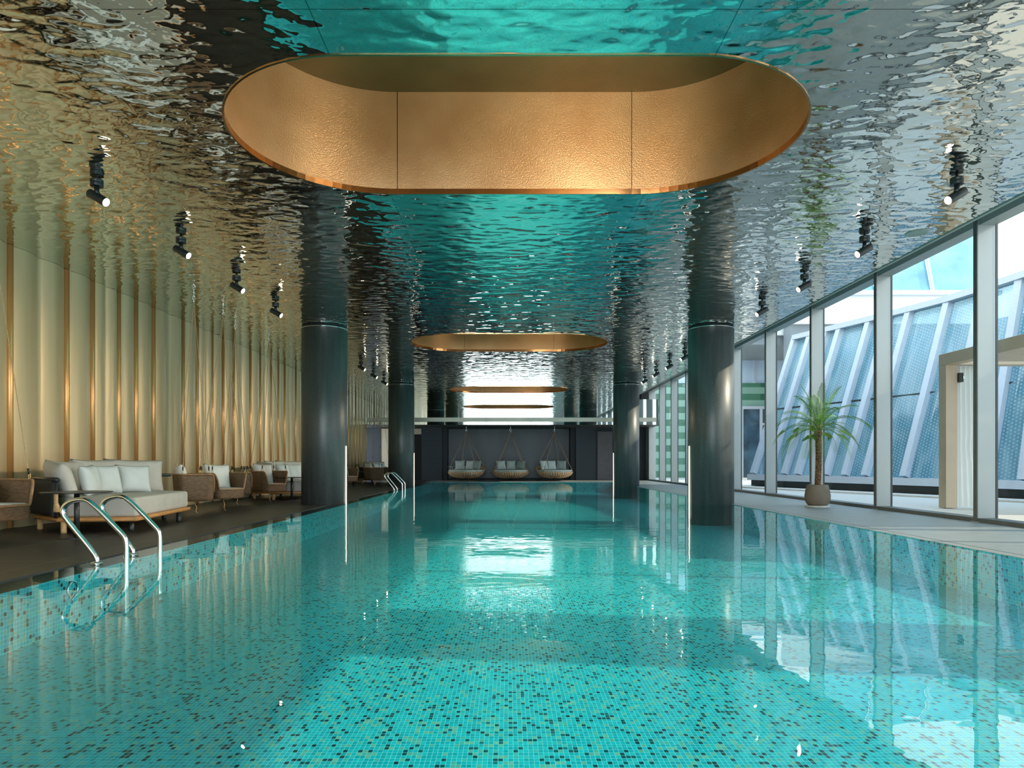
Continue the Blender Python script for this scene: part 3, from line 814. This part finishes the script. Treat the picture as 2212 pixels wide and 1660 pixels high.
# ------------------------------------------------------------ round nest swings at far end
def nest():
    r = empty('nest_swing')
    R_ = 0.79
    def rimz(a):     # a measured from front (-Y)
        b = 0.5*(1-math.cos(a)); return 0.36 + 0.30*max(0, (b-0.42)/0.58)**1.0 if b > 0.42 else 0.36
    NS = 46; sl = MB()
    for k in range(NS):
        a = 2*PI*k/NS; zr = rimz(a); pts = []
        for j in range(9):
            t_ = j/8; rad = 0.10 + (R_-0.10)*math.sin(PI/2*t_)**0.9
            z = 0.10 + (0.36-0.10)*(1-math.cos(PI/2*t_)); z += (zr-0.36)*t_**3
            pts.append((math.sin(a)*rad, -math.cos(a)*rad, z))
        da = PI/NS*0.56
        b0 = len(sl.v)
        for (x,y,z) in pts:
            rad = math.hypot(x,y)
            for s_ in (-1,1):
                aa = a + s_*da
                sl.v.append(Vector((math.sin(aa)*rad, -math.cos(aa)*rad, z)))
        for j in range(8): sl.f.append((b0+2*j, b0+2*j+1, b0+2*j+3, b0+2*j+2))
    sl.build('slatted_shell', M['slat'], r, solid=0.014)
    rim = [(math.sin(2*PI*k/72)*R_, -math.cos(2*PI*k/72)*R_, rimz(2*PI*k/72)+0.005) for k in range(72)]
    MB().tube(rim, 0.018, 8, closed=True).build('rim', M['slat'], r, smooth=True)
    MB().lathe([(0.30,0.19),(0.50,0.24),(0.66,0.32),(0.72,0.38),(0.76,0.41),(0.765,0.445),(0.74,0.47),(0.0,0.48)], 56, capt=False).build('mattress', M['sage_light'], r, smooth=True)
    MB().lathe([(0.14,0.075),(0.10,0.10)], 24).build('base_disc', M['black_metal'], r)
    top = Vector((0,0,2.10))
    for a in (PI/4+0.35, 3*PI/4, -PI/4-0.35, -3*PI/4):
        p = Vector((math.sin(a)*0.80, -math.cos(a)*0.80, rimz(a)+0.01))
        q = Vector((math.sin(a)*0.45, -math.cos(a)*0.45, 0.145))
        MB().tube([q, p, top], 0.011, 8).build('rope', M['rope'], r, smooth=True)
    hk = MB(); hk.lathe([(0.03,-0.02),(0.03,0.0)], 16, (0,0,2.34)); hk.tube([(0,0,2.32),(0,0,2.26)], 0.008, 8)
    hk.tube([(0.03*math.cos(t_),0,2.19+0.075*math.sin(t_)) for t_ in [2*PI*k/18 for k in range(18)]], 0.007, 6, closed=True)
    hk.build('carabiner_hook', M['chrome'], r, smooth=True)
    MB().tube([(-0.02,0,0.08),(-0.03,0,0.0)], 0.01, 8).build('tether', M['black_metal'], r)
    tr = MB()
    for a, b in (((-0.62,-0.30,0.46),(-0.62,-0.30,0.60)),((-0.48,-0.38,0.46),(-0.48,-0.38,0.60))): tr.tube([a,b], 0.010, 8)
    tr.build('tray_frame', M['white_post'], r)
    boxo('tray_top', -0.68, -0.42, -0.44, -0.22, 0.60, 0.612, M['white_post'], r)
    return r
ns = nest()
nests = [(-1.82, 0.45, 'left'), (0.10, 0.0, 'middle'), (2.0, -0.45, 'right')]
for i, (x, rz, nm) in enumerate(nests):
    o = ns if i == 0 else copy_tree(ns)
    o.location = (x, 29.6, 0); o.rotation_euler = (0,0,-rz)
    tag(o, 'round slatted nest swing hung on four ropes, %s of the three at the far end' % nm, 'swing', 'nest swings at the far end')
    for k, (px, tl, mt) in enumerate(((-0.42,0.12,'sage_light' if i != 9 else 'sage'),(0.02,0.0,'sage_light'),(0.44,-0.1,'sage'))):
        ang = -rz
        loc = Vector((x,29.6,0.68)) + Matrix.Rotation(ang,3,'Z') @ Vector((px, 0.30-0.28*abs(px), 0))
        pillow('swing_pillow', 0.44, 0.42, 0.16, M[mt], loc, ang - px*0.9, -0.22, 0.05*(k-1), seed=k+i,
               label='grey-green square pillow, %s one on the %s nest swing' % (('left','centre','right')[k], nm), group='pillows on the nest swings')

# ------------------------------------------------------------ potted palm
def palm():
    r = empty('potted_palm', (5.48, 12.1, 0))
    MB().lathe([(0.0,0.0),(0.20,0.0),(0.205,0.022),(0.19,0.026)], 40, (-0.01,-0.02,0), capb=False).build('saucer', M['saucer'], r)
    MB().lathe([(0.15,0.024),(0.185,0.06),(0.212,0.13),(0.214,0.20),(0.20,0.29),(0.175,0.385),(0.165,0.39),(0.155,0.385),(0.165,0.30),(0.0,0.30)], 48, capt=False).build('pot', M['concrete'], r, smooth=True)
    MB().lathe([(0.0,0.335),(0.165,0.335)], 32, capb=False, capt=False).build('soil', M['bark'], r)
    tk = []; rad = []
    for k in range(61):
        z = 0.32 + 1.04*k/60; tk.append((0.0+0.02*math.sin(k/22), 0, z)); rad.append(0.049 + 0.006*(k % 2) + (0.012 if k > 54 else 0))
    MB().tube(tk, rad, 14).build('trunk', M['bark'], r, smooth=False)
    rnd = random.Random(3)
    # stubs of old leaf bases
    sb = MB()
    for k in range(90):
        z = 0.36 + 0.98*k/90; a = k*2.39996
        c = Vector((0.02*math.sin(k/33), 0, z)); d = Vector((math.cos(a), math.sin(a), 0.9)).normalized()
        sb.tube([c + Vector((math.cos(a),math.sin(a),0))*0.038, c + Vector((math.cos(a),math.sin(a),0))*0.040 + d*0.022], [0.009,0.003], 5)
    sb.build('leaf_scars', M['bark'], r)
    specs = []
    for k in range(26):
        a = k*2.39996 + 0.4
        lift = 1.50 - 1.45*(k/25)**0.8       # inner upright, outer drooping
        specs.append((a, lift, 0.78 + 0.16*rnd.random()))
    for a, lift, L in specs:
        base = Vector((0.018, 0, 1.36)); d = Vector((math.cos(a)*math.cos(lift), math.sin(a)*math.cos(lift), math.sin(lift)))
        pts = [base.copy()]; p = base.copy(); n_ = 22; dd = d.copy()
        for k in range(n_):
            p = p + dd*(L/n_); pts.append(p.copy()); dd = (dd + Vector((0,0,-0.045 - 0.055*math.cos(lift)))).normalized()
        fr = MB(); fr.tube(pts, [0.0075*(1-0.85*k/n_) for k in range(n_+1)], 5)
        sidev = Vector((-math.sin(a), math.cos(a), 0))
        for k in range(3, n_+1):
            for sub in (0.0, 0.5):
                if k + sub > n_: continue
                q = pts[k] if sub == 0 else (pts[k]+pts[min(n_,k+1)])*0.5
                tn = (pts[k]-pts[k-1]).normalized(); u = (k+sub)/n_
                ll = 0.20*math.sin(PI*min(1, 0.12+0.80*u))**0.8*(0.9+0.2*rnd.random())
                for s_ in (-1, 1):
                    v = (tn*0.75 + sidev*s_*0.8 + Vector((0,0,0.22))).normalized()
                    tip = q + v*ll + Vector((0,0,-0.28*ll)); mid = q + v*ll*0.5 + Vector((0,0,0.01))
                    wv_ = tn*0.0038 + Vector((0,0,0.0015))
                    b0 = len(fr.v); fr.v += [q-wv_*0.6, q+wv_*0.6, mid+wv_, tip, mid-wv_]
                    fr.f.append((b0,b0+1,b0+2,b0+3,b0+4))
        fr.build('frond', M['leaf'], r)
    ck = MB()
    for k in range(14):
        a = k*2.4; d = Vector((math.cos(a)*0.45, math.sin(a)*0.45, 1)).normalized(); c = Vector((0.018,0,1.33))
        ck.tube([c + d*0.02, c + d*0.16], [0.016,0.006], 6)
    ck.build('crown_stalks', M['stalk'], r, smooth=True)
    return r
pm = palm(); tag(pm, 'small feathery palm with scaly trunk in a round beige pot by the windows', 'potted palm')

# ------------------------------------------------------------ outside
tf = boxo('terrace', XR+0.25, 60, -12, 70, -0.3, -0.01, M['terrace']); st(tf); tf.name = 'floor_terrace'

# slanted glass building
gb = empty('glass_building', (8.74, 22.1, 0)); tag(gb, 'leaning blue dotted-glass facade with white posts outside the windows', 'building')
P0 = Vector((8.74,22.1)); P1 = Vector((11.3,14.9)); U = (P1-P0); nrm = Vector((0.942,0.335))
pxs = [1632, 1665, 1699.6, 1728, 1790, 1831, 1874.5, 1959, 2045, 2140]
def tpar(px):
    k = (px-1098)/1475.0
    return (P0.x - k*P0.y)/(k*U.y - U.x)
ts = [tpar(p) for p in pxs] + [1.0, 1.22, 1.45, 1.7]
def lean(t): return 1.75 - 0.2*t - 2.1*max(0, t-0.55)**1.3 if t < 1.25 else -0.15
def bot(t): q = P0 + U*t; return Vector((q.x, q.y, 0.39)) - Vector((P0.x,P0.y,0))
def topp(t):
    q = P0 + U*t + nrm*lean(t) + U.normalized()*0.10*max(0,t-0.4)
    return Vector((q.x, q.y, 5.12)) - Vector((P0.x,P0.y,0))
ts = sorted(ts)
for a, b in zip(ts[:-1], ts[1:]):
    me = bpy.data.meshes.new('glass_panel'); bm = bmesh.new(); uvl = bm.loops.layers.uv.new('uv')
    q = [bot(a), bot(b), topp(b), topp(a)]; L = (q[1]-q[0]).length; H = (q[3]-q[0]).length
    vs = [bm.verts.new(x) for x in q]; f = bm.faces.new(vs)
    for lp, uv in zip(f.loops, ((a*7.64,0),(a*7.64+L,0),(a*7.64+L,H),(a*7.64,H))): lp[uvl].uv = uv
    bm.to_mesh(me); bm.free(); me.materials.append(M['frit'])
    o = bpy.data.objects.new('glass_panel', me); COL.objects.link(o); o.parent = gb
    ma, mb_ = bot(a).lerp(topp(a), 0.47), bot(b).lerp(topp(b), 0.47)
    MB().tube([ma, mb_], 0.03, 6).build('transom', M['gasket'], o)
def beam(a, b, w, dpt, mat, name, parent):
    a, b = Vector(a), Vector(b); d = (b-a); L = d.length; d.normalize()
    n2 = Vector((-nrm.x,-nrm.y,0)); n2 = (n2 - d*n2.dot(d)).normalized(); s2 = d.cross(n2)
    Mx = Matrix((( *s2, 0),( *n2, 0),( *d, 0),(0,0,0,1))).transposed(); Mx.translation = a
    return MB().box(-w/2, w/2, -dpt*0.2, dpt*0.8, 0, L, Mx).build(name, mat, parent)
for t_ in ts: beam(bot(t_), topp(t_), 0.17, 0.22, M['white_post'], 'post', gb)
tp = MB(); 
for a, b in zip(ts[:-1], ts[1:]):
    beam(topp(a), topp(b)+Vector((0,0,0)), 0.16, 0.3, M['white_post'], 'top_rail', gb)
def along(t0, t1, off, dpt, z0, z1, name, mat):
    a = U*t0 - nrm*off; b = U*t1 - nrm*off; c = U*t1 + nrm*(dpt-off); d = U*t0 + nrm*(dpt-off)
    return MB().prism([(a.x,a.y),(b.x,b.y),(c.x,c.y),(d.x,d.y)], z0, z1).build(name, mat, gb)
t0_, t1_ = ts[0]-0.02, ts[-1]+0.05
along(t0_, t1_, 0.22, 0.7, 0.20, 0.39, 'base_kerb', M['white_post'])
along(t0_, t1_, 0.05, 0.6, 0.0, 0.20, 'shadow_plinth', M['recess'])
along(t0_, t1_, 1.6, 0.5, -0.005, 0.03, 'base_step', M['terrace'])
# interior dark behind so the glass reads deep
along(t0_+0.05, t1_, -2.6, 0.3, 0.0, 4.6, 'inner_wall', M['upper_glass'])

# striped building
sb = empty('striped_building', (6.5, 36, 0)); tag(sb, 'green and pale striped wall building with white door and canopy beyond terrace', 'building')
boxo('wall', 0.0, 9.0, 0.0, 0.3, 0.0, 4.98, M['stripes'], sb)
boxo('clerestory_glass', 0.0, 9.5, 0.1, 0.3, 4.98, 8.6, M['pale_glass'], sb)
for x in (2.2, 4.35, 6.5, 8.7): boxo('clerestory_mullion', x-0.06, x+0.06, 0.0, 0.1, 4.98, 8.6, M['white_post'], sb)
cn = MB(); cn.prism([(4.2,-4.9),(14,-4.9),(14,0.5),(4.2,0.5)], 6.6, 6.95); cn.build('canopy', M['render'], sb)
boxo('canopy_soffit', 4.5, 14, -4.7, 0.4, 6.2, 6.6, M['grey_soffit'], sb)
dd_ = boxo('door_glass', 5.85, 7.7, -0.08, 0.0, 0.0, 3.6, M['dark_glass'], sb)
for x0, x1, z0, z1 in ((5.70,5.85,0,3.75),(5.85,8.9,3.6,3.75),(6.72,6.86,0,3.6),(6.86,8.9,2.75,2.87),(7.7,7.85,0,2.75)):
    boxo('door_frame', x0, x1, -0.14, 0.0, z0, z1, M['white_post'], sb)
# white upper building behind the glass facade
ub = empty('white_building', (16, 30, 0)); tag(ub, 'white rendered building with blue glass upper storey rising behind the leaning facade', 'building')
boxo('wall', -3.6, 5.4, 0.0, 1.0, 6.9, 8.1, M['render'], ub)
boxo('grey_recess', -3.5, 5.4, 0.2, 1.0, 0.0, 6.9, M['grey_soffit'], ub)
boxo('ledge', -2.3, 5.5, -0.3, 0.0, 8.1, 8.3, M['white_post'], ub)
for i in range(3):
    x0 = -2.2 + i*2.5
    MB().add([(x0,0.2,8.3),(x0+2.4,0.2,8.3),(x0+2.75,1.6,11.4),(x0+0.35,1.6,11.4)], [(0,1,2,3)]).build('upper_window', M['upper_glass'], ub)
    MB().tube([(x0-0.06,0.1,8.3),(x0+0.30,1.5,11.45)], 0.08, 6).build('upper_mullion', M['white_post'], ub)

# pergola cabana on the terrace
pg = empty('pergola', (7.5, 11.9, 0)); tag(pg, 'beige pergola with slatted roof standing on the terrace at right', 'pergola')
for x, y in ((0,0),(3.0,0),(0,-4.2),(3.0,-4.2)): boxo('post', x, x+0.2, y-0.2, y, 0, 2.46, M['pergola'], pg, 0.005)
boxo('beam', 0, 0.2, -4.2, 0, 2.46, 2.66, M['pergola'], pg, 0.005); boxo('beam', 3.0, 3.2, -4.2, 0, 2.46, 2.66, M['pergola'], pg, 0.005)
boxo('beam', 0.2, 3.0, -0.2, 0, 2.46, 2.66, M['pergola'], pg, 0.005); boxo('beam', 0.2, 3.0, -4.2, -4.0, 2.46, 2.66, M['pergola'], pg, 0.005)
for k in range(24):
    y = -0.30 - k*0.155
    boxo('roof_slat', 0.2, 3.0, y-0.13, y, 2.50, 2.53, M['pergola'], pg)
bx_ = boxo('speaker_box', 0.20, 0.28, -0.24, -0.10, 2.16, 2.32, M['black_metal'], None, 0.005); bx_.location = (7.5, 11.9, 0)
tag(bx_, 'small black box fixed high on the pergola post', 'speaker')
gl_ = boxo('indicator_light', 0.282, 0.286, -0.235, -0.20, 2.22, 2.26, M['green_led'], bx_)
# curtain
cv = MB(); NX, NZ = 60, 24
for j in range(NZ+1):
    z = 0.02 + 2.42*j/NZ; v = j/NZ
    wd = 0.36 + 0.10*(1-v)**1.5 - 0.05*math.exp(-((v-0.42)/0.07)**2)
    for i in range(NX+1):
        u = i/NX; cv.v.append(Vector((0.24 + u*wd, -0.12 + 0.028*math.sin(u*2*PI*4.5 + 1.1*v)*(0.5+0.5*v) , z)))
for j in range(NZ):
    for i in range(NX):
        a = j*(NX+1)+i; cv.f.append((a,a+1,a+NX+2,a+NX+1))
cu = cv.build('curtain', M['curtain'], smooth=True); cu.location = (7.5, 11.9, 0)
tag(cu, 'gathered white sheer curtain hanging beside the pergola post', 'curtain')
